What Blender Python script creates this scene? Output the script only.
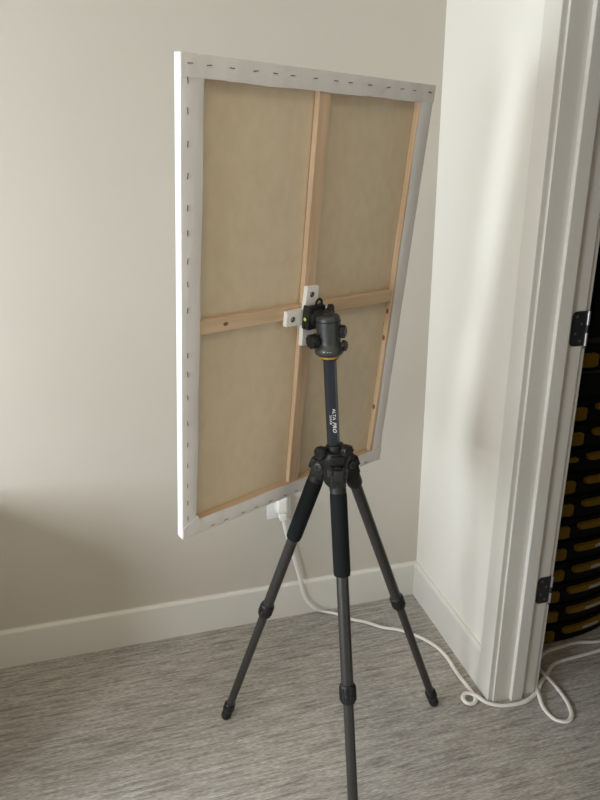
import bpy, bmesh, math, random
from mathutils import Vector, Matrix
random.seed(7)
sc = bpy.context.scene
for o in list(bpy.data.objects): bpy.data.objects.remove(o)

# ------------------------------------------------------------------ camera
F, YAW, PIT, ROL, CAMH = 623.056, 0.2494376, 0.3343119, -0.0152958, 1.5104222
cy, sy, cp, sp = math.cos(YAW), math.sin(YAW), math.cos(PIT), math.sin(PIT)
fw = Vector((sy*cp, cy*cp, -sp)); rt0 = Vector((cy, -sy, 0)); up0 = rt0.cross(fw)
cr, sr = math.cos(ROL), math.sin(ROL)
rt = cr*rt0 + sr*up0; up = -sr*rt0 + cr*up0
cd = bpy.data.cameras.new('camera'); cam = bpy.data.objects.new('camera', cd); sc.collection.objects.link(cam)
cam.matrix_world = Matrix(((rt.x, up.x, -fw.x, 0), (rt.y, up.y, -fw.y, 0), (rt.z, up.z, -fw.z, CAMH), (0, 0, 0, 1)))
cd.sensor_fit = 'VERTICAL'; cd.sensor_height = 36; cd.lens = F/800*36; cd.clip_start = 0.02
sc.camera = cam

# ------------------------------------------------------------------ world, light, exposure
w = bpy.data.worlds.new('world'); sc.world = w; w.use_nodes = True
w.node_tree.nodes['Background'].inputs[0].default_value = (0.75, 0.85, 1.0, 1)
w.node_tree.nodes['Background'].inputs[1].default_value = 1.0
def area(name, loc, target, sx, sy_, power, col, spread=180):
    l = bpy.data.lights.new(name, 'AREA'); l.shape = 'RECTANGLE'; l.size = sx; l.size_y = sy_
    l.energy = power; l.color = col; l.spread = math.radians(spread)
    o = bpy.data.objects.new(name, l); sc.collection.objects.link(o); o.location = loc
    d = Vector(target)-Vector(loc); o.rotation_euler = d.to_track_quat('-Z', 'Y').to_euler()
    return o
WINS = ((-0.78, 0.04, 0.70, 1.75, 45), (0.58, 1.36, 0.70, 1.75, 44))      # left wall windows: y0, y1, z0, z1, watts
LX = -2.0
for y0, y1, z0, z1, pw in WINS:
    area('window_daylight', (LX-0.06, (y0+y1)/2, (z0+z1)/2), (5, (y0+y1)/2, (z0+z1)/2), y1-y0, z1-z0, pw, (0.86, 0.94, 1.0))
cl = area('ceiling_lamp_light', (-0.5, -0.3, 2.43), (-0.5, -0.3, 0), 0.35, 0.35, 7, (1.0, 0.70, 0.36))
sc.view_settings.view_transform = 'Standard'; sc.view_settings.look = 'None'
sc.view_settings.gamma = 1; sc.view_settings.use_curve_mapping = False
sc.view_settings.exposure = 0.14
sc.cycles.use_denoising = True
sc.cycles.max_bounces = 10; sc.cycles.diffuse_bounces = 6

# ------------------------------------------------------------------ materials
def mat(name, col, rough=0.6, metal=0.0, noise=None, bump=None, spec=0.5, coat=0):
    m = bpy.data.materials.new(name); m.use_nodes = True; nt = m.node_tree; b = nt.nodes['Principled BSDF']
    b.inputs['Base Color'].default_value = (*col, 1); b.inputs['Roughness'].default_value = rough
    b.inputs['Metallic'].default_value = metal; b.inputs['Specular IOR Level'].default_value = spec
    if coat: b.inputs['Coat Weight'].default_value = coat
    tc = nt.nodes.new('ShaderNodeTexCoord')
    if noise:   # (scale xyz, colour 2, detail)
        mp = nt.nodes.new('ShaderNodeMapping'); mp.inputs['Scale'].default_value = noise[0]
        n = nt.nodes.new('ShaderNodeTexNoise'); n.inputs['Scale'].default_value = 1; n.inputs['Detail'].default_value = noise[2]
        r = nt.nodes.new('ShaderNodeValToRGB'); lo, hi = noise[3] if len(noise) > 3 else (.35, .65)
        r.color_ramp.elements[0].position = lo; r.color_ramp.elements[1].position = hi
        r.color_ramp.elements[0].color = (*col, 1); r.color_ramp.elements[1].color = (*noise[1], 1)
        nt.links.new(tc.outputs['Object'], mp.inputs[0]); nt.links.new(mp.outputs[0], n.inputs[0])
        nt.links.new(n.outputs[0], r.inputs[0]); nt.links.new(r.outputs[0], b.inputs['Base Color'])
    if bump:    # (scale xyz, strength, distance)
        mp = nt.nodes.new('ShaderNodeMapping'); mp.inputs['Scale'].default_value = bump[0]
        n = nt.nodes.new('ShaderNodeTexNoise'); n.inputs['Scale'].default_value = 1; n.inputs['Detail'].default_value = 3
        bp = nt.nodes.new('ShaderNodeBump'); bp.inputs['Strength'].default_value = bump[1]; bp.inputs['Distance'].default_value = bump[2]
        nt.links.new(tc.outputs['Object'], mp.inputs[0]); nt.links.new(mp.outputs[0], n.inputs[0])
        nt.links.new(n.outputs[0], bp.inputs['Height']); nt.links.new(bp.outputs[0], b.inputs['Normal'])
    return m
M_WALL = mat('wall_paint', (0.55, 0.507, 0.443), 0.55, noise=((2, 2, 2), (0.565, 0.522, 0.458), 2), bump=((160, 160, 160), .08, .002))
M_WALLR = mat('wall_paint_lit', (0.79, 0.765, 0.705), 0.45, noise=((2, 2, 2), (0.80, 0.775, 0.715), 2), bump=((160, 160, 160), .08, .002))  # lighter copy of the wall paint, the right wall's stronger light in its colour
M_TRIM = mat('trim_paint', (0.70, 0.675, 0.625), 0.32, bump=((30, 30, 120), .06, .002))
M_CEIL = mat('ceiling_paint', (0.68, 0.64, 0.56), 0.9)
M_WOOD = mat('pine', (0.54, 0.37, 0.23), 0.55, noise=((60, 60, 4), (0.65, 0.475, 0.315), 4), bump=((120, 120, 8), .1, .001))
M_WOODH = mat('pine_across', (0.54, 0.37, 0.23), 0.55, noise=((4, 60, 60), (0.65, 0.475, 0.315), 4), bump=((8, 120, 120), .1, .001))
M_KNOT = mat('pine_knot', (0.22, 0.09, 0.04), 0.6)
M_RAW = mat('raw_cotton', (0.64, 0.53, 0.37), 0.9, noise=((45, 45, 30), (0.675, 0.565, 0.405), 4), bump=((900, 900, 900), .25, .0006))
M_PRIM = mat('primed_canvas', (0.72, 0.71, 0.69), 0.75, bump=((800, 800, 800), .25, .0006))
M_FOLD = mat('folded_canvas', (0.68, 0.65, 0.63), 0.8, noise=((25, 25, 6), (0.74, 0.71, 0.69), 4), bump=((60, 60, 22), .35, .003))
M_STEEL = mat('staple_steel', (0.20, 0.18, 0.16), 0.4, 0.7)
M_WPLAS = mat('white_plastic', (0.86, 0.84, 0.80), 0.35)
M_PLATE = mat('outlet_plastic', (0.74, 0.73, 0.71), 0.3)
M_CORD = mat('cord_plastic', (0.80, 0.78, 0.74), 0.4)
M_BLK = mat('black_plastic', (0.010, 0.010, 0.010), 0.45, spec=.35, noise=((40, 40, 40), (0.02, 0.02, 0.02), 2))
M_CAST = mat('grey_cast_metal', (0.017, 0.017, 0.016), 0.5, 0.2, spec=.35, bump=((500, 500, 500), .25, .0006))
M_HEAD = mat('graphite_metal', (0.060, 0.062, 0.060), 0.42, 0.4, bump=((700, 700, 700), .25, .0005))
M_FOAM = mat('black_foam', (0.010, 0.012, 0.013), 0.85, spec=.15, bump=((900, 900, 900), .4, .001))
M_TUBE = mat('carbon_tube', (0.036, 0.034, 0.031), 0.40, 0.3, noise=((300, 300, 300), (0.050, 0.047, 0.044), 2))
M_COL = mat('blue_grey_anodised', (0.040, 0.049, 0.066), 0.38, 0.5)
M_YEL = mat('orange_yellow_anodised', (0.50, 0.27, 0.02), 0.4, 0.3)
M_LEVEL = mat('level_green', (0.50, 0.75, 0.10), 0.2)
M_INK = mat('white_print', (0.75, 0.75, 0.78), 0.5)
M_HINGE = mat('oiled_bronze', (0.045, 0.047, 0.052), 0.42, 0.6)
M_PIN = mat('bright_steel', (0.60, 0.58, 0.60), 0.3, 0.8)
M_CASEY = mat('amber_plastic', (0.19, 0.11, 0.008), 0.5, spec=.2)
M_CASEB = mat('case_black', (0.0035, 0.0035, 0.004), 0.6, spec=.15)
M_CASEG = mat('case_grey', (0.022, 0.022, 0.021), 0.6, spec=.2)
M_STICK = mat('sticker', (0.35, 0.33, 0.30), 0.6)
M_GLASS = mat('lamp_diffuser', (0.8, 0.8, 0.78), 0.5)
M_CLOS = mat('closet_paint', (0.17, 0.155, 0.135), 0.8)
M_FAR = mat('far_wall_paint', (0.27, 0.26, 0.24), 0.8)

def carpet():
    m = bpy.data.materials.new('carpet'); m.use_nodes = True; nt = m.node_tree; b = nt.nodes['Principled BSDF']; N = nt.nodes.new; L = nt.links.new
    b.inputs['Roughness'].default_value = 0.95; b.inputs['Specular IOR Level'].default_value = 0.15
    tc = N('ShaderNodeTexCoord')
    def noise(scale, det, rough=.5):
        mp = N('ShaderNodeMapping'); mp.inputs['Scale'].default_value = scale; n = N('ShaderNodeTexNoise')
        n.inputs['Scale'].default_value = 1; n.inputs['Detail'].default_value = det; n.inputs['Roughness'].default_value = rough
        L(tc.outputs['Object'], mp.inputs[0]); L(mp.outputs[0], n.inputs[0]); return n.outputs[0]
    def ramp(src, stops):
        r = N('ShaderNodeValToRGB'); e = r.color_ramp.elements
        e[0].position, e[0].color = stops[0][0], (*stops[0][1], 1); e[1].position, e[1].color = stops[-1][0], (*stops[-1][1], 1)
        for p, c in stops[1:-1]: x = e.new(p); x.color = (*c, 1)
        L(src, r.inputs[0]); return r.outputs[0]
    a = ramp(noise((9, 100, 1), 4, .6), [(.30, (.23, .213, .192)), (.45, (.375, .350, .318)), (.57, (.455, .427, .390)), (.72, (.56, .53, .49))])
    c = ramp(noise((60, 420, 1), 2), [(.35, (.70, .70, .70)), (.65, (1.15, 1.15, 1.15))])
    d = ramp(noise((1.3, 2.2, 1), 2), [(.35, (.90, .90, .92)), (.65, (1.06, 1.05, 1.03))])
    m1 = N('ShaderNodeMixRGB'); m1.blend_type = 'MULTIPLY'; m1.inputs[0].default_value = 1; L(a, m1.inputs[1]); L(c, m1.inputs[2])
    m2 = N('ShaderNodeMixRGB'); m2.blend_type = 'MULTIPLY'; m2.inputs[0].default_value = 1; L(m1.outputs[0], m2.inputs[1]); L(d, m2.inputs[2])
    L(m2.outputs[0], b.inputs['Base Color'])
    bp = N('ShaderNodeBump'); bp.inputs['Strength'].default_value = .6; bp.inputs['Distance'].default_value = .004
    L(noise((25, 260, 1), 3), bp.inputs['Height']); L(bp.outputs[0], b.inputs['Normal'])
    return m
M_CARP = carpet()

# ------------------------------------------------------------------ mesh helpers
I4 = Matrix.Identity(4)
def bx(bm, x0, x1, y0, y1, z0, z1, bev=0, T=I4, seg=1):
    t = bmesh.new(); r = bmesh.ops.create_cube(t, size=1)
    bmesh.ops.transform(t, matrix=Matrix.Translation(((x0+x1)/2, (y0+y1)/2, (z0+z1)/2)) @ Matrix.Diagonal((x1-x0, y1-y0, z1-z0, 1)), verts=t.verts)
    if bev: bmesh.ops.bevel(t, geom=list(t.edges), offset=bev, segments=seg, affect='EDGES', profile=0.6)
    t.transform(T); join(bm, t); return bm
def join(bm, t):
    me = bpy.data.meshes.new('tmp'); t.to_mesh(me); t.free(); bm.from_mesh(me); bpy.data.meshes.remove(me)
def frame(a, b):
    """matrix whose z runs from a to b"""
    a, b = Vector(a), Vector(b); z = (b-a).normalized(); q = z.to_track_quat('Z', 'X')
    return Matrix.Translation(a) @ q.to_matrix().to_4x4()
def lathe(bm, prof, T=I4, n=24, phase=0.0):
    """prof: (r, z) list revolved about local z"""
    rings = []
    for r, z in prof:
        if r < 1e-6: rings.append([bm.verts.new(T @ Vector((0, 0, z)))]); continue
        rings.append([bm.verts.new(T @ Vector((r*math.cos(2*math.pi*(i+phase)/n), r*math.sin(2*math.pi*(i+phase)/n), z))) for i in range(n)])
    for A, B in zip(rings, rings[1:]):
        for i in range(n):
            j = (i+1) % n
            try:
                if len(A) == 1 and len(B) > 1: bm.faces.new((A[0], B[i], B[j]))
                elif len(B) == 1 and len(A) > 1: bm.faces.new((A[i], A[j], B[0]))
                elif len(A) > 1: bm.faces.new((A[i], A[j], B[j], B[i]))
            except ValueError: pass
    if len(rings[0]) > 1: bm.faces.new(rings[0][::-1])
    if len(rings[-1]) > 1: bm.faces.new(rings[-1])
    return bm
def rod(bm, a, b, r0, r1=None, n=20, ch=0.0015):
    r1 = r0 if r1 is None else r1; L = (Vector(b)-Vector(a)).length
    return lathe(bm, [(r0-ch, 0), (r0, ch), (r1, L-ch), (r1-ch, L)], frame(a, b), n)
def prism(bm, poly, z0, z1, T=I4):
    A = [bm.verts.new(T @ Vector((x, y, z0))) for x, y in poly]; B = [bm.verts.new(T @ Vector((x, y, z1))) for x, y in poly]
    n = len(poly)
    for i in range(n): bm.faces.new((A[i], A[(i+1) % n], B[(i+1) % n], B[i]))
    bm.faces.new(A[::-1]); bm.faces.new(B); return bm
def obj(name, bm, m, parent=None, T=None, smooth=False, loc=None):
    if T is not None: bm.transform(T)
    bmesh.ops.recalc_face_normals(bm, faces=bm.faces)
    me = bpy.data.meshes.new(name); bm.to_mesh(me); bm.free(); me.materials.append(m)
    if smooth:
        for p in me.polygons: p.use_smooth = True
        me.set_sharp_from_angle(angle=math.radians(38))
    o = bpy.data.objects.new(name, me); sc.collection.objects.link(o)
    if parent: o.parent = parent
    if loc: o.location = loc
    return o
def tag(o, label=None, cat=None, group=None, kind=None):
    for k, v in (('label', label), ('category', cat), ('group', group), ('kind', kind)):
        if v: o[k] = v
    return o
def empty(name, mw, **k):
    o = bpy.data.objects.new(name, None); sc.collection.objects.link(o); o.matrix_world = mw; o.empty_display_size = .05
    return tag(o, **k)
def struct(name, bm, m, **k): return tag(obj(name, bm, m, **k), kind='structure')
NB = bmesh.new

# ------------------------------------------------------------------ room shell
WX, BY, JY = 0.93, 1.8817, 1.308      # right wall face, back wall face, far jamb face
CEIL = 2.45; FY = -2.6
WT = 0.144                            # right wall thickness
struct('floor', bx(NB(), LX-.1, 2.6, FY-.1, 2.6, -.05, 0), M_CARP)
struct('ceiling', bx(NB(), LX-.1, 2.6, FY-.1, 2.6, CEIL, CEIL+.1), M_CEIL)
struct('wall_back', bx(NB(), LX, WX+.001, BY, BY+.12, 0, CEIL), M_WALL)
b = NB(); z0, z1 = WINS[0][2:4]; ya = FY
for wn in WINS: bx(b, LX-.12, LX, ya, wn[0], 0, CEIL); bx(b, LX-.12, LX, wn[0], wn[1], 0, z0); bx(b, LX-.12, LX, wn[0], wn[1], z1, CEIL); ya = wn[1]
bx(b, LX-.12, LX, ya, BY+.12, 0, CEIL)
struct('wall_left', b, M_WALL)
struct('wall_front', bx(NB(), LX, 2.5, FY-.12, FY, 0, CEIL), M_FAR)
DO0, DH = 0.56, 2.06                   # near side of the doorway, door head height
b = NB(); bx(b, WX, WX+WT, JY+.017, BY+.12, 0, CEIL); bx(b, WX, WX+WT, FY, DO0-.017, 0, CEIL); bx(b, WX, WX+WT, DO0-.017, JY+.017, DH+.017, CEIL)
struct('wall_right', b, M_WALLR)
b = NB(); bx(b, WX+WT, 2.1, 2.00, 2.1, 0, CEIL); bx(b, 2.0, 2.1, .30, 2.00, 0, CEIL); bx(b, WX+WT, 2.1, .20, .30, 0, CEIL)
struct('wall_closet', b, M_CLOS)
# unseen block added to shade the lower back wall, standing in for furniture
struct('shade_block', bx(NB(), -1.2, -.615, 1.25, BY, 0, .665, .004), M_WALL)
# window frames in the left wall (outside the picture, they let the daylight in)
for k, (y0, y1, z0, z1, pw) in enumerate(WINS):
    wf = empty('window_%d' % (k+1), Matrix.Translation((LX, (y0+y1)/2, z0)), kind='structure')
    T = Matrix.Translation((-LX, -(y0+y1)/2, -z0)); b = NB()
    for a in ((y0, y0+.03, z0, z1), (y1-.03, y1, z0, z1), (y0+.03, y1-.03, z0, z0+.03), (y0+.03, y1-.03, z1-.03, z1)): bx(b, LX-.05, LX+.012, *a, bev=.003)
    obj('window_frame', b, M_TRIM, wf, T)
    obj('window_sill', bx(NB(), LX+.013, LX+.06, y0-.04, y1+.04, z0-.03, z0, .004), M_TRIM, wf, T)

# baseboards: flat board with eased top edge
def base_profile(t=.015, h=.14): return [(0, 0), (t, 0), (t, h-.010), (t-.002, h-.005), (t-.008, h), (0, h)]
def baseboard(name, a, bb, nrm):
    """extrude the profile from a to bb (2D points); nrm points into the room"""
    m = NB(); A = []; B = []
    for t, z in base_profile():
        A.append(m.verts.new((a[0]+nrm[0]*t, a[1]+nrm[1]*t, z))); B.append(m.verts.new((bb[0]+nrm[0]*t, bb[1]+nrm[1]*t, z)))
    n = len(A)
    for i in range(n): m.faces.new((A[i], A[(i+1) % n], B[(i+1) % n], B[i]))
    m.faces.new(A[::-1]); m.faces.new(B)
    return struct(name, m, M_TRIM)
CAS_Y1 = 1.378                          # far edge of the casing
baseboard('baseboard_back', (LX, BY), (WX, BY), (0, -1))
baseboard('baseboard_right', (WX, CAS_Y1), (WX, BY-.015), (-1, 0))
baseboard('baseboard_left', (LX, FY), (LX, BY-.015), (1, 0))

# doorway: jamb, stops, casings, hinges (the door itself is off its hinges)
dr = empty('door_1', Matrix.Translation((WX, JY, 0)), kind='structure'); T = Matrix.Translation((-WX, -JY, 0))
JX0, JX1 = WX-.001, WX+WT-.003
b = NB(); bx(b, JX0, JX1, JY, JY+.017, 0, DH+.017, .0012); obj('jamb', b, M_TRIM, dr, T)
b = NB(); bx(b, JX0, JX1, DO0-.017, DO0, 0, DH+.017, .0012); obj('jamb', b, M_TRIM, dr, T)
b = NB(); bx(b, JX0, JX1, DO0, JY, DH, DH+.017, .0012); obj('head_jamb', b, M_TRIM, dr, T)
SX0, SX1 = .984, 1.022
b = NB(); bx(b, SX0, SX1, JY-.012, JY+.001, 0, DH, .002, seg=2); obj('door_stop', b, M_TRIM, dr, T)
b = NB(); bx(b, SX0, SX1, DO0-.001, DO0+.012, 0, DH, .002); obj('door_stop', b, M_TRIM, dr, T)
b = NB(); bx(b, SX0, SX1, DO0+.012, JY-.012, DH-.012, DH+.001, .002); obj('door_stop', b, M_TRIM, dr, T)
CT = .017
def casing(xa, xb):
    for (p, q, zz) in ((JY+.006, CAS_Y1, DH+.08), (DO0-.075, DO0-.006, DH+.08)):
        obj('casing', bx(NB(), xa, xb, p, q, 0, zz, .003, seg=2), M_TRIM, dr, T)
    obj('casing', bx(NB(), xa, xb, DO0-.075, CAS_Y1, DH+.08, DH+.15, .003, seg=2), M_TRIM, dr, T)
casing(WX-CT, WX-.0002)
casing(WX+WT+.0002, WX+WT+CT*.8)
def hinge(zc, hh):
    # leaf with rounded corners let into the jamb
    xa, xb = 1.0330, 1.0740; r = .012; pts = []
    for cx, cz, a0 in ((xb, hh/2, None), (xb, -hh/2, None), (xa+r, -hh/2+r, 270), (xa+r, hh/2-r, 180)):
        if a0 is None: pts.append((cx, cz))
        else:
            for k in range(6):
                an = math.radians(a0-k*18); pts.append((cx+r*math.cos(an), cz+r*math.sin(an)))
    R90 = Matrix.Translation((0, JY+.0005, zc)) @ Matrix(((1, 0, 0, 0), (0, 0, -1, 0), (0, 1, 0, 0), (0, 0, 0, 1)))
    b = NB(); prism(b, pts, 0, .0026, R90)
    h = obj('hinge', b, M_HINGE, dr, T); h['label'] = 'dark bronze hinge leaf'
    for k, (px, pz) in enumerate(((1.046, .031), (1.061, .012), (1.046, -.012), (1.061, -.031))):
        b = NB(); lathe(b, [(.0036, 0), (.0036, .0004), (.0022, .0009), (0, .0009)], R90 @ Matrix.Translation((px, pz, .0026)), 12); obj('screw', b, M_STEEL, h, T, smooth=True)
    for za, zb in ((hh/2-.036, hh/2), (-hh/2+.000, -hh/2+.034)):
        b = NB(); rod(b, (1.0775, JY-.004, zc+za), (1.0775, JY-.004, zc+zb), .0036, n=14, ch=.001); obj('knuckle', b, M_PIN, h, T, smooth=True)
    b = NB(); rod(b, (1.0775, JY-.004, zc-hh/2-.008), (1.0775, JY-.004, zc+hh/2-.004), .0030, n=10, ch=.001); obj('hinge_pin', b, M_HINGE, h, T, smooth=True)
hinge(1.157, .089); hinge(.383, .089); hinge(1.90, .089)

# ------------------------------------------------------------------ stretched canvas
CM = Matrix(((.8994863, -.4326205, .0613508, .3554663), (.4369489, .8905407, -.1265422, 1.3030064), (.0001094, .1406302, .9900622, 1.2379843), (0, 0, 0, 1)))
W, H, TH = .63125, .94285, .020
CM = CM @ Matrix.Translation((-.003, 0, .0030))
root = CM @ Matrix.Translation((0, 0, -H/2))
cv = empty('stretched_canvas', root, label='large white stretched canvas seen from behind, held upright on the tripod', cat='canvas')
T = Matrix.Translation((0, 0, H/2))       # centre frame -> root frame
BW = .0385
# painted cloth: front and the four turned edges
b = NB(); e = .0012
bx(b, -W/2, W/2, TH-.0012, TH, -H/2, H/2)
bx(b, -W/2, -W/2+e, 0, TH, -H/2, H/2); bx(b, W/2-e, W/2, 0, TH, -H/2, H/2)
bx(b, -W/2, W/2, 0, TH, H/2-e, H/2); bx(b, -W/2, W/2, 0, TH, -H/2, -H/2+e)
obj('primed_face', b, M_PRIM, cv, T)
obj('raw_cloth_back', bx(NB(), -W/2+e, W/2-e, TH-.003, TH-.0013, -H/2+e, H/2-e), M_RAW, cv, T)
# four bars of the wooden frame
zi = -.0002
b = NB(); bx(b, -W/2+e, -W/2+.034, .0008, TH-.004, -H/2+e, H/2-e, .001); obj('stretcher_bar', b, M_WOOD, cv, T)
b = NB(); bx(b, W/2-BW-.004, W/2-e, .0008, TH-.004, -H/2+e, H/2-e, .001); rb = obj('stretcher_bar', b, M_WOOD, cv, T)
b = NB(); bx(b, -W/2+BW-.004, W/2-BW-.004, .0008, TH-.004, H/2-BW+.006, H/2-e, .001); obj('stretcher_bar', b, M_WOODH, cv, T)
b = NB(); bx(b, -W/2+BW-.004, W/2-BW-.004, .0008, TH-.004, -H/2+e, -H/2+BW+.001, .001); obj('stretcher_bar', b, M_WOODH, cv, T)
for z in (-.105, .02-.055, -.30): # knots on the inner face of the right bar
    b = NB(); lathe(b, [(.0045, 0), (.0035, .0006), (0, .0006)], Matrix.Translation((W/2-BW-.004, .009, z)) @ Matrix.Rotation(-math.pi/2, 4, 'Y') @ Matrix.Diagonal((1.6, 1, 1, 1)), 12); obj('knot', b, M_KNOT, rb, T)
# cross bars
tl = math.radians(-.15)
RV = Matrix.Translation((.0, 0, 0)) @ Matrix.Rotation(tl, 4, 'Y')
b = NB(); bx(b, -.0160, .0145, .0022, .0155, -H/2+BW-.002, H/2-BW+.010, .0012, RV); obj('cross_bar', b, M_WOOD, cv, T)
RH = Matrix.Translation((0, 0, .008)) @ Matrix.Rotation(math.radians(.35), 4, 'Y')
for xa, xb in ((-W/2+BW-.006, -.0105), (.0195, W/2-BW-.003)):
    b = NB(); bx(b, xa, xb, .0022, .0155, -.0145, .0145, .0012, RH); hb = obj('cross_bar', b, M_WOODH, cv, T)
    if xa < 0:
        b = NB(); lathe(b, [(.004, 0), (.003, .0005), (0, .0005)], Matrix.Translation((-.215, .0022, .010)) @ Matrix.Rotation(math.pi/2, 4, 'X') @ Matrix.Diagonal((1.5, 1, 1, 1)), 12); obj('knot', b, M_KNOT, hb, T)
# folded cloth strips on the back, slightly wavy inner edge
def strip(name, along, a0, a1, inner, outer, y, n=40, amp=.0012, seed=1, lift=.0012, inner1=None):
    rnd = random.Random(seed); m = NB(); rows = []
    wob = [rnd.uniform(-1, 1) for _ in range(n+1)]
    for i in range(n+1):
        s = a0+(a1-a0)*i/n; wv = amp*(.6*math.sin(i*.55+seed)+.4*wob[i])
        row = []
        for j, (f, dy) in enumerate(((0, 0), (.12, -lift), (.5, -lift*.8+.0004*wob[i]), (.93, -lift*.9), (1, 0))):
            inn = inner if inner1 is None else inner+(inner1-inner)*i/n
            c = outer+(inn+wv-outer)*f
            row.append(m.verts.new((c, y+dy, s) if along == 'z' else (s, y+dy, c)))
        rows.append(row)
    for A, B in zip(rows, rows[1:]):
        for j in range(4): m.faces.new((A[j], A[j+1], B[j+1], B[j]))
    bmesh.ops.recalc_face_normals(m, faces=m.faces)
    # give it cloth thickness
    bmesh.ops.solidify(m, geom=list(m.faces), thickness=.0007)
    o = obj(name, m, M_FOLD, cv, T, smooth=True); return o
strip('folded_strip', 'z', -H/2+.004, H/2-.030, -W/2+.035, -W/2, 0, seed=3, inner1=-W/2+.0440)
strip('folded_strip', 'z', -H/2+.004, H/2-.030, W/2-.031, W/2, 0, seed=4, inner1=W/2-.040)
strip('folded_strip', 'x', -W/2, W/2, H/2-BW+.003, H/2, -.0014, seed=5)
strip('folded_strip', 'x', -W/2+.012, W/2, -H/2+BW, -H/2, -.0014, seed=6)
# diagonal corner flaps
def flap(pts, y):
    m = NB(); prism(m, pts, 0, .0012, Matrix.Translation((0, y, 0)) @ Matrix(((1, 0, 0, 0), (0, 0, -1, 0), (0, 1, 0, 0), (0, 0, 0, 1)))); return obj('corner_fold', m, M_FOLD, cv, T)
flap([(-W/2, -H/2), (-W/2+.050, -H/2+.020), (-W/2+.036, -H/2+.052), (-W/2+.012, -H/2+.036), (-W/2, -H/2+.030)], -.0024)
flap([(W/2, -H/2), (W/2, -H/2+.046), (W/2-.030, -H/2+.040), (W/2-.044, -H/2+.012)], -.0024)
# staples
sb = NB(); bx(sb, -.0052, .0052, -.0008, .0002, -.0007, .0007); obj_s = None
def staple(u, v, ang, dy):
    global obj_s
    if obj_s is None: obj_s = obj('staple', sb, M_STEEL, cv)
    o = obj_s if not obj_s.get('used') else obj_s.copy()
    if o is not obj_s: sc.collection.objects.link(o)
    else: obj_s['used'] = 1
    o.location = (u, dy, v+H/2); o.rotation_euler = (0, math.radians(ang), 0); return o
for u, v in [(-.3, .4622), (-.2637, .4619), (-.2196, .4622), (-.1704, .4628), (-.128, .4632), (-.0886, .4632), (-.0336, .4644), (.0181, .4643), (.0558, .4659), (.1101, .4657), (.1647, .4668), (.2071, .4677), (.2458, .4682), (.2979, .4679)]:
    staple(u, min(v, .4605)-.004, random.uniform(-9, 9), -.0026)
for v in (.4323, .3873, .3374, .287, .2344, .1918, .1423, .1002, .0509, -.0388, -.0785, -.1281, -.1862, -.2349, -.2853, -.3348, -.3782, -.4175):
    staple(-.3035, v, 90+random.uniform(-9, 9), -.0026 if v < -.40 else -.0014)
for k in range(13): staple(-.24+k*.042+random.uniform(-.005, .005), -H/2+.009, random.uniform(-9, 9), -.0026)
del obj_s['used']
for o in sc.objects:
    if 'used' in o.keys(): del o['used']

# white cross-shaped mounting plate screwed over the crossing bars
KX, KZ = -.003, -.002
mp = empty('mounting_plate', CM @ Matrix.Translation((KX, .0015, KZ)), label='white cross-shaped plate screwed to the middle of the wooden crossbars', cat='bracket')
a, L_ = .0165, .0665; y_ = .012
cross = [(-a, -L_), (a, -L_), (a, -a), (L_, -a), (L_, a), (a, a), (a, L_), (-a, L_), (-a, a), (-L_, a), (-L_, -a), (-a, -a)]
RX = Matrix(((1, 0, 0, 0), (0, 0, -1, 0), (0, 1, 0, 0), (0, 0, 0, 1)))
m = NB(); prism(m, cross, 0, y_, RX @ Matrix.Rotation(math.radians(-1.5), 4, 'Z'))
bmesh.ops.bevel(m, geom=list(m.edges), offset=.0012, segments=2, affect='EDGES'); obj('cross_plate', m, M_WPLAS, mp)
for px, pz in ((0, .049), (-.049, 0), (.049, 0), (0, -.049)):
    Ts = Matrix.Translation((px, -y_, pz)) @ RX
    m = NB(); lathe(m, [(.0062, 0), (.0062, .0003), (.0045, .0004), (.0042, -.002), (0, -.002)], Ts, 18); sw = obj('screw', m, M_STEEL, mp, smooth=True)
    m = NB(); bx(m, -.0050, .0050, -.0012, .0012, .0004, .0012, T=Ts @ Matrix.Rotation(math.radians(60), 4, 'Z')); obj('slot', m, M_BLK, sw)

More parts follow.
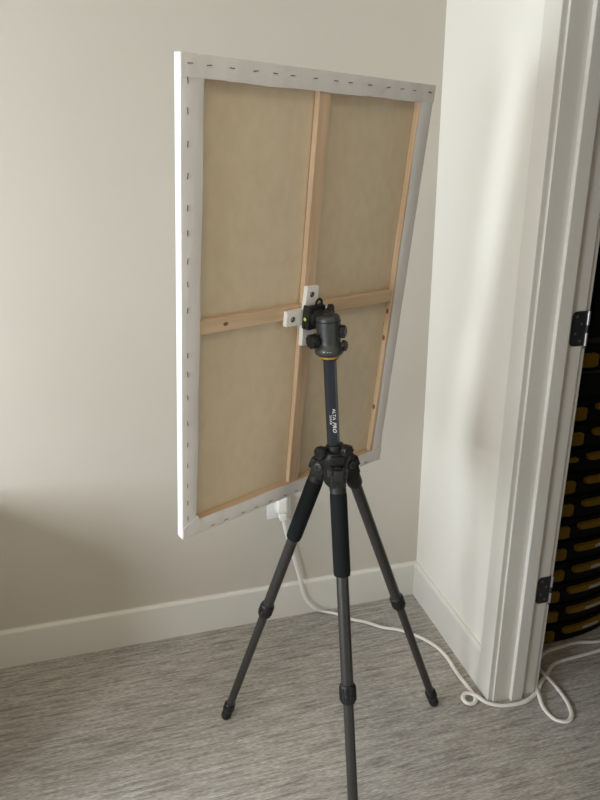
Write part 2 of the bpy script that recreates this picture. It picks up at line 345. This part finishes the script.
# ------------------------------------------------------------------ tripod
AP = Vector((.39674, 1.23727, .88133)); LL, R0, TH_ = .92970, .0412, .35608; PH = -19.564119
ax = Vector((-.00921, .009376, 1)).normalized()
e1 = ax.cross(Vector((0, 1, 0))).normalized(); e2 = ax.cross(e1)
legs = []
for k in range(3):
    u = math.cos(PH-k*2*math.pi/3)*e1 + math.sin(PH-k*2*math.pi/3)*e2
    piv = AP+R0*u; d = (-math.cos(TH_)*ax+math.sin(TH_)*u).normalized(); legs.append((piv, d, u))
tr = empty('tripod', Matrix.Translation((AP.x, AP.y, 0)), label='black three-legged camera tripod standing on the carpet behind the canvas', cat='tripod')
T = Matrix.Translation((-AP.x, -AP.y, 0))
names = ['left', 'right', 'near']
for k, (piv, d, u) in enumerate(legs):
    side = u.cross(ax).normalized(); n2 = d.cross(side).normalized()
    L = LL - (piv+LL*d).z/d.z*0 + ((piv+LL*d).z/(-d.z))   # reach the floor exactly
    P_ = lambda s: piv+s*d
    ft = .0                                       # foot tip on floor
    # upper tube (root of the leg)
    m = NB(); rod(m, P_(.030), P_(.50*LL), .0138, n=24); lg = obj('leg', m, M_TUBE, tr, T, smooth=True)
    # hinge block at the top
    H0 = piv-.018*d
    Fm0 = Matrix((( side.x, n2.x, d.x, H0.x), (side.y, n2.y, d.y, H0.y), (side.z, n2.z, d.z, H0.z), (0, 0, 0, 1)))
    Fm = Matrix((( side.x, n2.x, d.x, piv.x), (side.y, n2.y, d.y, piv.y), (side.z, n2.z, d.z, piv.z), (0, 0, 0, 1)))
    m = NB(); bx(m, -.0175, .0175, -.0165, .0165, .004, .034, .005, Fm0, 2); lathe(m, [(.0155, .028), (.0185, .036), (.0185, .056 if k != 1 else .062), (.0160, .058 if k != 1 else .068)], Fm0, 24)
    rod(m, Fm0 @ Vector((-.0175, 0, 0)), Fm0 @ Vector((-.0085, 0, 0)), .0155, n=24); rod(m, Fm0 @ Vector((.0085, 0, 0)), Fm0 @ Vector((.0175, 0, 0)), .0155, n=24)
    obj('leg_head', m, M_CAST, lg, T, smooth=True)
    for sgn in (-1, 1):
        m = NB(); lathe(m, [(.0098, .0), (.0098, .003), (.0082, .0042), (.0052, .0042), (.0048, .0015), (0, .0015)], frame(Fm0 @ Vector((sgn*.0172, 0, 0)), Fm0 @ Vector((sgn*.03, 0, 0))), 20)
        obj('pivot_bolt', m, M_HEAD, lg, T, smooth=True)
    # angle selector tab on the outer side
    m = NB(); bx(m, -.010, .010, -.0265, -.013, -.006, .020, .003, Fm0, 2) if n2.dot(u) < 0 else bx(m, -.010, .010, .013, .0265, -.006, .020, .003, Fm0, 2); obj('angle_button', m, M_BLK, lg, T, smooth=True)
    if k != 1:                                    # foam on two legs
        m = NB(); lathe(m, [(.0150, .026), (.0190, .028), (.0195, .042), (.0192, .203), (.0180, .210), (.0140, .212)], Fm, 28); obj('foam_grip', m, M_FOAM, lg, T, smooth=True)
    def lock(s, r, ln):
        m = NB(); prof = [(r*.8, -ln*.5), (r*.95, -ln*.44), (r, -ln*.36), (r, -ln*.06), (r*.93, -ln*.04), (r*.93, ln*.04), (r, ln*.08), (r*.98, ln*.36), (r*.85, ln*.5)]
        lathe(m, prof, Fm @ Matrix.Translation((0, 0, s)), 28)
        for i in range(14):
            an = 2*math.pi*i/14; bx(m, r*.97, r*1.05, -.0012, .0012, -ln*.34, ln*.34, 0, Fm @ Matrix.Translation((0, 0, s)) @ Matrix.Rotation(an, 4, 'Z'))
        return obj('twist_lock', m, M_BLK, lg, T, smooth=True)
    lock(.5035*LL, .0182, .042)
    m = NB(); rod(m, P_(.51*LL), P_(L-.045), .0116, n=24); obj('lower_tube', m, M_TUBE, lg, T, smooth=True)
    lock(L-.052, .0158, .034)
    m = NB(); zt = P_(L-.0)
    lathe(m, [(.0105, -.040), (.0112, -.024), (.0145, -.020), (.0150, -.006), (.0120, .0)], Fm @ Matrix.Translation((0, 0, L-.006)), 24)
    lo = min(v.co.z for v in m.verts); m.transform(Matrix.Translation((0, 0, -lo+.0003)))
    obj('rubber_foot', m, M_BLK, lg, T, smooth=True)
# spider
Fs = Matrix(((e1.x, e2.x, ax.x, AP.x), (e1.y, e2.y, ax.y, AP.y), (e1.z, e2.z, ax.z, AP.z), (0, 0, 0, 1)))
m = NB(); lathe(m, [(.020, -.030), (.026, -.022), (.029, -.010), (.030, .028), (.034, .036), (.035, .050), (.031, .058), (.020, .060)], Fs, 36)
for piv, d, u in legs:
    side = u.cross(ax).normalized(); Fu = Matrix(((side.x, u.x, ax.x, AP.x), (side.y, u.y, ax.y, AP.y), (side.z, u.z, ax.z, AP.z), (0, 0, 0, 1)))
    bx(m, -.0080, .0080, .018, R0+.003, .004, .034, .004, Fu, 2)
    bx(m, -.0150, .0150, .018, R0-.002, .034, .056, .005, Fu, 2)
obj('shoulder', m, M_CAST, tr, T, smooth=True)
def knob(name, c, dr_, r, ln, stem, parent, mm=M_BLK, lobes=0):
    c = Vector(c); dr_ = Vector(dr_).normalized(); F_ = frame(c, c+dr_)
    m = NB(); lathe(m, [(r*.38, -stem), (r*.38, 0), (r*.8, .001), (r, .003), (r, ln-.003), (r*.86, ln), (r*.5, ln), (r*.45, ln-.001), (0, ln-.001)], F_, 28)
    for i in range(lobes):
        an = 2*math.pi*i/lobes; lathe(m, [(r*.18, .002), (r*.18, ln-.002)], F_ @ Matrix.Translation((r*.95*math.cos(an), r*.95*math.sin(an), 0)), 8)
    return obj(name, m, mm, parent, T, smooth=True)
rtv = Vector((cy, -sy, 0)); fwv = Vector((sy, cy, 0))    # left-right and away directions of the room view
c0 = AP+ax*.050
knob('column_lock_knob', c0+rtv*.020-fwv*.020+ax*.016, rtv*.5-fwv*.8+ax*.1, .0130, .017, .02, tr, lobes=8)
knob('shoulder_knob', c0-rtv*.028-fwv*.012+ax*.008, -rtv*.7-fwv*.6, .0155, .016, .02, tr)
m = NB(); lathe(m, [(.0175, .058), (.0210, .060), (.0210, .068), (.0185, .072), (.0150, .072)], Fs, 32); obj('column_collar', m, M_CAST, tr, T, smooth=True)
# centre column (hexagonal), leaning very slightly
base = AP+ax*.0; topc = Vector((.394, 1.240, 1.1620))+rtv*(-.0105)
ct = topc-rtv*0; cb = AP-ax*.045
m = NB(); Fc = frame(cb, ct); Lc = (ct-cb).length
toC = Fc.inverted().to_3x3() @ (-fwv); ph = math.degrees(math.atan2(toC.y, toC.x))
ph6 = (ph+30+4)/60.0
lathe(m, [(.0132, 0), (.0148, .0015), (.0148, Lc)], Fc, 6, phase=ph6)
cc = obj('center_column', m, M_COL, tr, T); bev = cc.modifiers.new('bevel', 'BEVEL'); bev.width = .0022; bev.segments = 2; bev.limit_method = 'ANGLE'
cc.name = 'centre_column'
# lettering on the column face that looks to the camera, reading downwards
caxis = (ct-cb).normalized()
def lettering(txt, size, along, off, shear=0, bold=0.0, sx=1.0):
    c = bpy.data.curves.new('lettering', 'FONT'); c.body = txt; c.size = size; c.extrude = .00015; c.shear = shear; c.offset = bold; c.resolution_u = 2
    t = bpy.data.objects.new('lettering_src', c); sc.collection.objects.link(t)
    dg = bpy.context.evaluated_depsgraph_get(); me = bpy.data.meshes.new_from_object(t.evaluated_get(dg)); bpy.data.objects.remove(t)
    nrm = Vector(((math.cos(math.radians(ph+4))), math.sin(math.radians(ph+4)), 0)); nrm = (Fc.to_3x3() @ nrm).normalized()
    X = -caxis; Z = nrm; Y = Z.cross(X)                 # text x runs down the column
    pos = cb+caxis*along + nrm*(.0148*math.cos(math.pi/6)+.0002) + Y*off
    Mt = Matrix(((X.x, Y.x, Z.x, pos.x), (X.y, Y.y, Z.y, pos.y), (X.z, Y.z, Z.z, pos.z), (0, 0, 0, 1)))
    me.transform(Matrix.Translation((-AP.x, -AP.y, 0)) @ Mt @ Matrix.Diagonal((sx, 1, 1, 1))); me.materials.clear(); me.materials.append(M_INK)
    o = bpy.data.objects.new('lettering', me); sc.collection.objects.link(o); o.parent = cc; o['label'] = 'white printed lettering'; return o
zal = lambda z: (z-cb.z)/caxis.z
lettering('ALTA', .0096, zal(1.042), -.0005, 0, .0001, 1.15)
lettering('PRO', .0118, zal(1.0115), -.0015, .35, .0002, 1.1)
lettering('263AB', .0066, zal(1.028), -.0074, 0, .00005, 1.25)

# ball head
bh_o = topc.copy(); Fb = frame(bh_o, bh_o+caxis)
m = NB(); lathe(m, [(.0200, -.002), (.0255, -.001), (.0300, .003), (.0318, .008), (.0318, .014), (.0290, .020), (.0258, .024), (.0252, .031), (.0264, .066), (.0266, .074), (.0260, .080), (.0240, .0845), (.0205, .0865), (.0150, .087)], Fb, 40)
bh = obj('ball_head', m, M_HEAD, tr, T, smooth=True)
m = NB(); lathe(m, [(.0180, -.006), (.0225, -.006), (.0230, -.004), (.0228, -.0015), (.0180, -.0012)], Fb, 40); obj('base_ring', m, M_YEL, bh, T, smooth=True).__setitem__('label', 'orange-yellow ring')
m = NB(); lathe(m, [(.014, -.011), (.018, -.010), (.0195, -.0055), (.0195, -.004)], Fb, 32); obj('base_disc', m, M_BLK, bh, T, smooth=True)
m = NB(); lathe(m, [(.0256, .0715), (.0272, .0725), (.0272, .0745), (.0256, .076)], Fb, 40); obj('rim_ring', m, M_CAST, bh, T, smooth=True)
mk = None
for k_, da in enumerate((-.42, -.18, -.06, .06)):
    dv = (-fwv*math.cos(da)+rtv*math.sin(da)).normalized(); c_ = bh_o+caxis*.0125
    m = NB(); rod(m, c_+dv*.0312, c_+dv*.0322, .0012 if k_ == 0 else .0008, n=10, ch=.0001); obj('index_mark', m, M_INK, bh, T)
# ball, neck and quick-release clamp facing the white plate
bc = bh_o+caxis*.078
nn = Vector((CM[0][1], CM[1][1], CM[2][1])); uu = Vector((CM[0][0], CM[1][0], CM[2][0])); vv = Vector((CM[0][2], CM[1][2], CM[2][2]))
Cc = Vector((CM[0][3], CM[1][3], CM[2][3]))
clampc = Cc + uu*(KX-.001) + vv*(KZ+.005) + nn*(-.0110)      # where the clamp meets the plate
m = NB(); bmesh.ops.create_uvsphere(m, u_segments=28, v_segments=16, radius=.0185, matrix=Matrix.Translation(bc)); obj('ball', m, M_BLK, bh, T, smooth=True)
m = NB(); rod(m, bc, clampc-nn*.028, .0120, .0150, n=24); obj('neck', m, M_CAST, bh, T, smooth=True)
Fq = Matrix(((uu.x, vv.x, -nn.x, clampc.x), (uu.y, vv.y, -nn.y, clampc.y), (uu.z, vv.z, -nn.z, clampc.z), (0, 0, 0, 1)))   # z towards the camera side
m = NB(); bx(m, -.021, .021, -.021, .021, 0, .008, .0015, Fq); q0 = obj('quick_plate', m, M_BLK, bh, T, smooth=True)
m = NB(); bx(m, -.024, .024, -.0275, .0245, .0085, .022, .004, Fq, 2); bx(m, -.025, -.017, -.0275, .0245, .002, .012, .002, Fq); bx(m, .017, .025, -.0275, .0245, .002, .012, .002, Fq)
lathe(m, [(.020, .019), (.0205, .021), (.0195, .030), (.0140, .034)], Fq, 28); obj('clamp', m, M_BLK, bh, T, smooth=True)
Tl = Fq @ Matrix.Translation((-.0245, -.004, .013)) @ Matrix.Rotation(-math.pi/2, 4, 'Y')
m = NB(); lathe(m, [(.0062, -.001), (.0062, .0012), (.005, .0018)], Tl, 18); obj('level_housing', m, M_CAST, bh, T, smooth=True)
m = NB(); lathe(m, [(.0040, .001), (.0040, .0020), (.0026, .0030), (0, .0033)], Tl, 16); lv = obj('bubble_level', m, M_LEVEL, bh, T, smooth=True); lv['label'] = 'yellow-green bubble level'
Tl2 = Fq @ Matrix.Translation((-.010, -.004, .0200))
m = NB(); lathe(m, [(.0050, 0), (.0050, .0016), (.0040, .0022)], Tl2, 18); obj('level_housing', m, M_CAST, bh, T, smooth=True)
m = NB(); lathe(m, [(.0034, .001), (.0034, .0024), (.0020, .0032), (0, .0034)], Tl2, 16); lv = obj('bubble_level', m, M_LEVEL, bh, T, smooth=True); lv['label'] = 'yellow-green bubble level'
# lever ring over the clamp and clamp knob
m = NB()
ring = [Fq @ Vector((.006+.0085*math.cos(t_), .026+.0125*math.sin(t_), .018)) for t_ in [2*math.pi*i/20 for i in range(20)]]
for i in range(20): rod(m, ring[i], ring[(i+1) % 20], .0028, n=8, ch=.0004)
obj('release_lever', m, M_BLK, bh, T, smooth=True)
knob('clamp_knob', Fq @ Vector((.026, .012, .024)), uu*.8+vv*.1-nn*.6, .0120, .015, .014, bh, lobes=8)
knob('lock_knob', bh_o+caxis*.034-rtv*.026-fwv*.010, -rtv*.9-fwv*.7-ax*.05, .0142, .020, .014, bh, lobes=10)
knob('friction_knob', bh_o+caxis*.051+rtv*.024-fwv*.002, rtv*1-fwv*.35, .0128, .0130, .012, bh, lobes=8)
knob('pan_knob', bh_o+caxis*.020+rtv*.026-fwv*.002, rtv*1-fwv*.45, .0108, .012, .012, bh, lobes=8)

# ------------------------------------------------------------------ outlet, adapter, cord
ou = empty('wall_outlet', Matrix.Translation((.397, BY, .411)), label='white wall outlet plate half hidden behind the canvas, above the baseboard', cat='outlet')
m = NB(); bx(m, -.043, .043, -.006, 0, 0, .122, .003, seg=2); pl = obj('cover_plate', m, M_PLATE, ou, smooth=True)
for z in (.032, .082):
    m = NB(); bx(m, -.017, .017, -.0085, -.0055, z-.014+.004, z+.022, .003, seg=2); rc = obj('socket', m, M_WPLAS, ou, smooth=True)
    m = NB(); bx(m, -.008, -.006, -.0089, -.0084, z+.004, z+.013); bx(m, .006, .008, -.0089, -.0084, z+.004, z+.013); obj('slot', m, M_BLK, rc)
m = NB(); lathe(m, [(.003, 0), (.003, .001), (0, .0014)], Matrix.Translation((0, -.006, .061)) @ RX, 12); obj('screw', m, M_STEEL, ou, smooth=True)
ad = empty('power_adapter', Matrix.Translation((.403, BY-.009, .445)), label='glossy white power adapter plugged into the wall outlet', cat='adapter')
m = NB(); bx(m, -.019, .019, -.030, 0, 0, .056, .007, seg=3); obj('housing', m, M_WPLAS, ad, smooth=True)
m = NB(); bx(m, -.013, .013, -.0325, -.029, .008, .048, .0015); obj('front_panel', m, M_WPLAS, ad, smooth=True)
# cord
pts = [(.4035, BY-.030, .4385), (.406, BY-.030, .418), (.414, BY-.029, .37), (.438, BY-.027, .27), (.462, BY-.025, .165), (.473, BY-.026, .108), (.486, BY-.030, .068), (.515, BY-.037, .030), (.552, 1.848, .008), (.590, 1.830, .0045), (.636, 1.785, .0045), (.680, 1.756, .0045), (.730, 1.712, .0045), (.783, 1.683, .0045), (.835, 1.630, .0045), (.866, 1.578, .0045), (.880, 1.520, .0045), (.879, 1.440, .0045), (.884, 1.372, .0045), (.884, 1.335, .0045), (.868, 1.316, .0055), (.848, 1.318, .0085), (.842, 1.336, .0105), (.858, 1.352, .0115), (.884, 1.338, .0125), (.905, 1.308, .0070),
  (.940, 1.288, .0045), (.985, 1.280, .0045), (1.030, 1.283, .0045), (1.078, 1.305, .0045), (1.110, 1.330, .0120), (1.150, 1.357, .0045), (1.190, 1.388, .0045), (1.230, 1.400, .0045), (1.300, 1.404, .0045), (1.400, 1.410, .0045), (1.490, 1.425, .0045), (1.510, 1.442, .0045), (1.470, 1.452, .0045),
  (1.410, 1.447, .0045), (1.345, 1.461, .0045), (1.274, 1.458, .0045), (1.215, 1.450, .0045), (1.170, 1.428, .0045), (1.146, 1.390, .0045), (1.143, 1.352, .0110), (1.150, 1.300, .0045), (1.144, 1.245, .0045), (1.128, 1.203, .0045), (1.098, 1.183, .0045), (1.068, 1.200, .0045), (1.062, 1.245, .0045), (1.076, 1.292, .0110), (1.098, 1.345, .0045), (1.106, 1.400, .0045), (1.101, 1.470, .0045), (1.099, 1.560, .0045)]
def catmull(P, n=8):
    P = [Vector(p) for p in P]; out = []
    for i in range(len(P)-1):
        p0 = P[max(i-1, 0)]; p1 = P[i]; p2 = P[i+1]; p3 = P[min(i+2, len(P)-1)]
        for k in range(n):
            t = k/n; out.append(.5*((2*p1)+(-p0+p2)*t+(2*p0-5*p1+4*p2-p3)*t*t+(-p0+3*p1-3*p2+p3)*t**3))
    out.append(P[-1]); return out
def flat_cord(m, path, rw, rh, n=10, upv=Vector((0, 0, 1))):
    rings = []
    for i, p in enumerate(path):
        t = (path[min(i+1, len(path)-1)]-path[max(i-1, 0)]).normalized()
        # keep the wide side lying on whatever the cord follows: up vector blends from the wall normal to the floor normal
        k = min(1, max(0, (p.z-.02)/.15)); upn = (Vector((0, 0, 1))*(1-k)+Vector((0, -1, 0))*k).normalized()
        s = t.cross(upn); s = s.normalized() if s.length > 1e-4 else Vector((1, 0, 0)); h = s.cross(t).normalized()
        rings.append([m.verts.new(p+s*rw*math.cos(2*math.pi*j/n)+h*rh*math.sin(2*math.pi*j/n)) for j in range(n)])
    for A, B in zip(rings, rings[1:]):
        for j in range(n): m.faces.new((A[j], A[(j+1) % n], B[(j+1) % n], B[j]))
    m.faces.new(rings[0][::-1]); m.faces.new(rings[-1])
co = empty('power_cable', Matrix.Translation((.4035, BY-.030, 0)), label='flat white power cord running from the outlet across the carpet and through the doorway', cat='cord')
Tc = Matrix.Translation((-.4035, -(BY-.030), 0))
m = NB(); flat_cord(m, catmull(pts), .0068, .0038); obj('cord', m, M_CORD, co, Tc, smooth=True)
m = NB(); bx(m, .391, .416, BY-.042, BY-.018, .418, .4435, .005, seg=2); obj('plug', m, M_WPLAS, co, Tc, smooth=True)

# ------------------------------------------------------------------ stacked cases beyond the doorway
CX0, CX1, CXC, CYF, CYB = 1.115, 1.57, 1.30, 1.484, 1.80
fy = lambda x: CYF+.85*(x-CXC)**2
def case_poly(inset=0):
    n = 16; p = []
    for i in range(n+1):
        x = CX0+inset+(CX1-CX0-2*inset)*i/n
        p.append((x, fy(x)+inset+(.012 if i in (0, n) else 0)))
    p += [(CX1-inset, CYB-inset-.012), (CX1-inset-.012, CYB-inset), (CX0+inset+.012, CYB-inset), (CX0+inset, CYB-inset-.012)]
    return p
def front_band(m, xa, xb, za, zb, proud, n=10, rnd=.004):
    """curved bar that follows the bowed front"""
    A = []
    for i in range(n+1):
        x = xa+(xb-xa)*i/n; e_ = rnd if i in (0, n) else 0
        y = fy(x); A.append([m.verts.new(v) for v in ((x, y+.004, za+e_), (x, y-proud+.002, za+e_), (x, y-proud, za+e_+.002), (x, y-proud, zb-e_-.002), (x, y-proud+.002, zb-e_), (x, y+.004, zb-e_))])
    for P, Q in zip(A, A[1:]):
        for j in range(6): m.faces.new((P[j], P[(j+1) % 6], Q[(j+1) % 6], Q[j]))
    m.faces.new(A[0][::-1]); m.faces.new(A[-1])
ordn = ['lowest', 'second from the floor', 'third from the floor', 'fourth from the floor', 'fifth from the floor', 'sixth from the floor', 'seventh from the floor', 'eighth from the floor', 'ninth from the floor', 'tenth from the floor', 'eleventh from the floor']
TC = Matrix.Translation((-CXC, -(CYF+CYB)/2, 0))
HP = .0815
def make_case(z, label, thin=False, sticker=False, band=True, jit=0.0):
    r = empty('storage_case', Matrix.Translation((CXC+jit, (CYF+CYB)/2, z)), label=label, cat='storage case', group='cases stacked beyond the doorway')
    m = NB(); prism(m, case_poly(.006), 0.0004, .006); prism(m, case_poly(0), .006, .050); prism(m, case_poly(.005), .050, .053); obj('body', m, M_CASEB, r, TC)
    m = NB(); prism(m, case_poly(.001), .053, .074); prism(m, case_poly(.010), .074, .081); obj('lid', m, M_CASEB, r, TC)
    h0 = .035 if thin else .010
    m = NB(); front_band(m, 1.205, 1.262, h0, .053, .007, 6); obj('latch', m, M_CASEY, r, TC).__setitem__('label', 'yellow latch')
    m = NB(); front_band(m, 1.500, 1.552, h0, .053, .007, 6); obj('latch', m, M_CASEY, r, TC).__setitem__('label', 'yellow latch')
    if band:
        m = NB(); front_band(m, 1.292, 1.480, .040, .062, .013, 12); h = obj('handle', m, M_CASEY, r, TC); h['label'] = 'yellow curved handle'
        if sticker:
            m = NB(); front_band(m, 1.362+random.uniform(-.01, .01), 1.44, .045, .057, .0145, 6, .001); obj('sticker', m, M_STICK, h, TC)
    return r
for i in range(11):
    make_case(HP*i, 'black storage case with yellow latches, %s in the stack beyond the doorway' % ordn[i], thin=(i == 8), sticker=i in (0, 1, 2, 3, 4, 6), jit=[0, .002, -.003, .003, 0, .001, .003, -.002, -.004, .002, .001][i])
# deep grey-rimmed box without latches
z = HP*11
r = empty('storage_box', Matrix.Translation((CXC, (CYF+CYB)/2, z)), label='deep plain black box with grey rim resting on the eleven cases', cat='box')
m = NB(); prism(m, case_poly(.008), .0004, .030); prism(m, case_poly(.004), .030, .075); obj('body', m, M_CASEB, r, TC)
m = NB(); prism(m, case_poly(.000), .075, .083); obj('rim', m, M_CASEG, r, TC)
z2 = z+.0835
make_case(z2+.001, 'black storage case with yellow latches, topmost, resting on the plain grey-rimmed box', jit=.014, band=False)
z3 = z2+.083
r = empty('tool_box', Matrix.Translation((CXC, (CYF+CYB)/2, z3)), label='tall dark plastic tool box with grey base rim on top of the stack', cat='tool box')
m = NB(); prism(m, case_poly(-.004), .0004, .016); obj('base_rim', m, M_CASEG, r, TC)
m = NB(); prism(m, case_poly(.006), .016, .27)
for i in range(8): bx(m, CX0+.03+i*.05, CX0+.045+i*.05, fy(CX0+.037+i*.05)+.001, fy(CX0+.037+i*.05)+.02, .04, .25, .002)
obj('body', m, M_CASEB, r, TC)
m = NB(); prism(m, case_poly(.001), .27, .32); prism(m, case_poly(.02), .32, .335); obj('lid', m, M_CASEG, r, TC)
m = NB(); bx(m, CXC-.07, CXC-.055, CYF+.14, CYF+.16, .335, .37, .003); bx(m, CXC+.055, CXC+.07, CYF+.14, CYF+.16, .335, .37, .003); bx(m, CXC-.07, CXC+.07, CYF+.14, CYF+.16, .36, .378, .004); obj('handle', m, M_CASEB, r, TC)
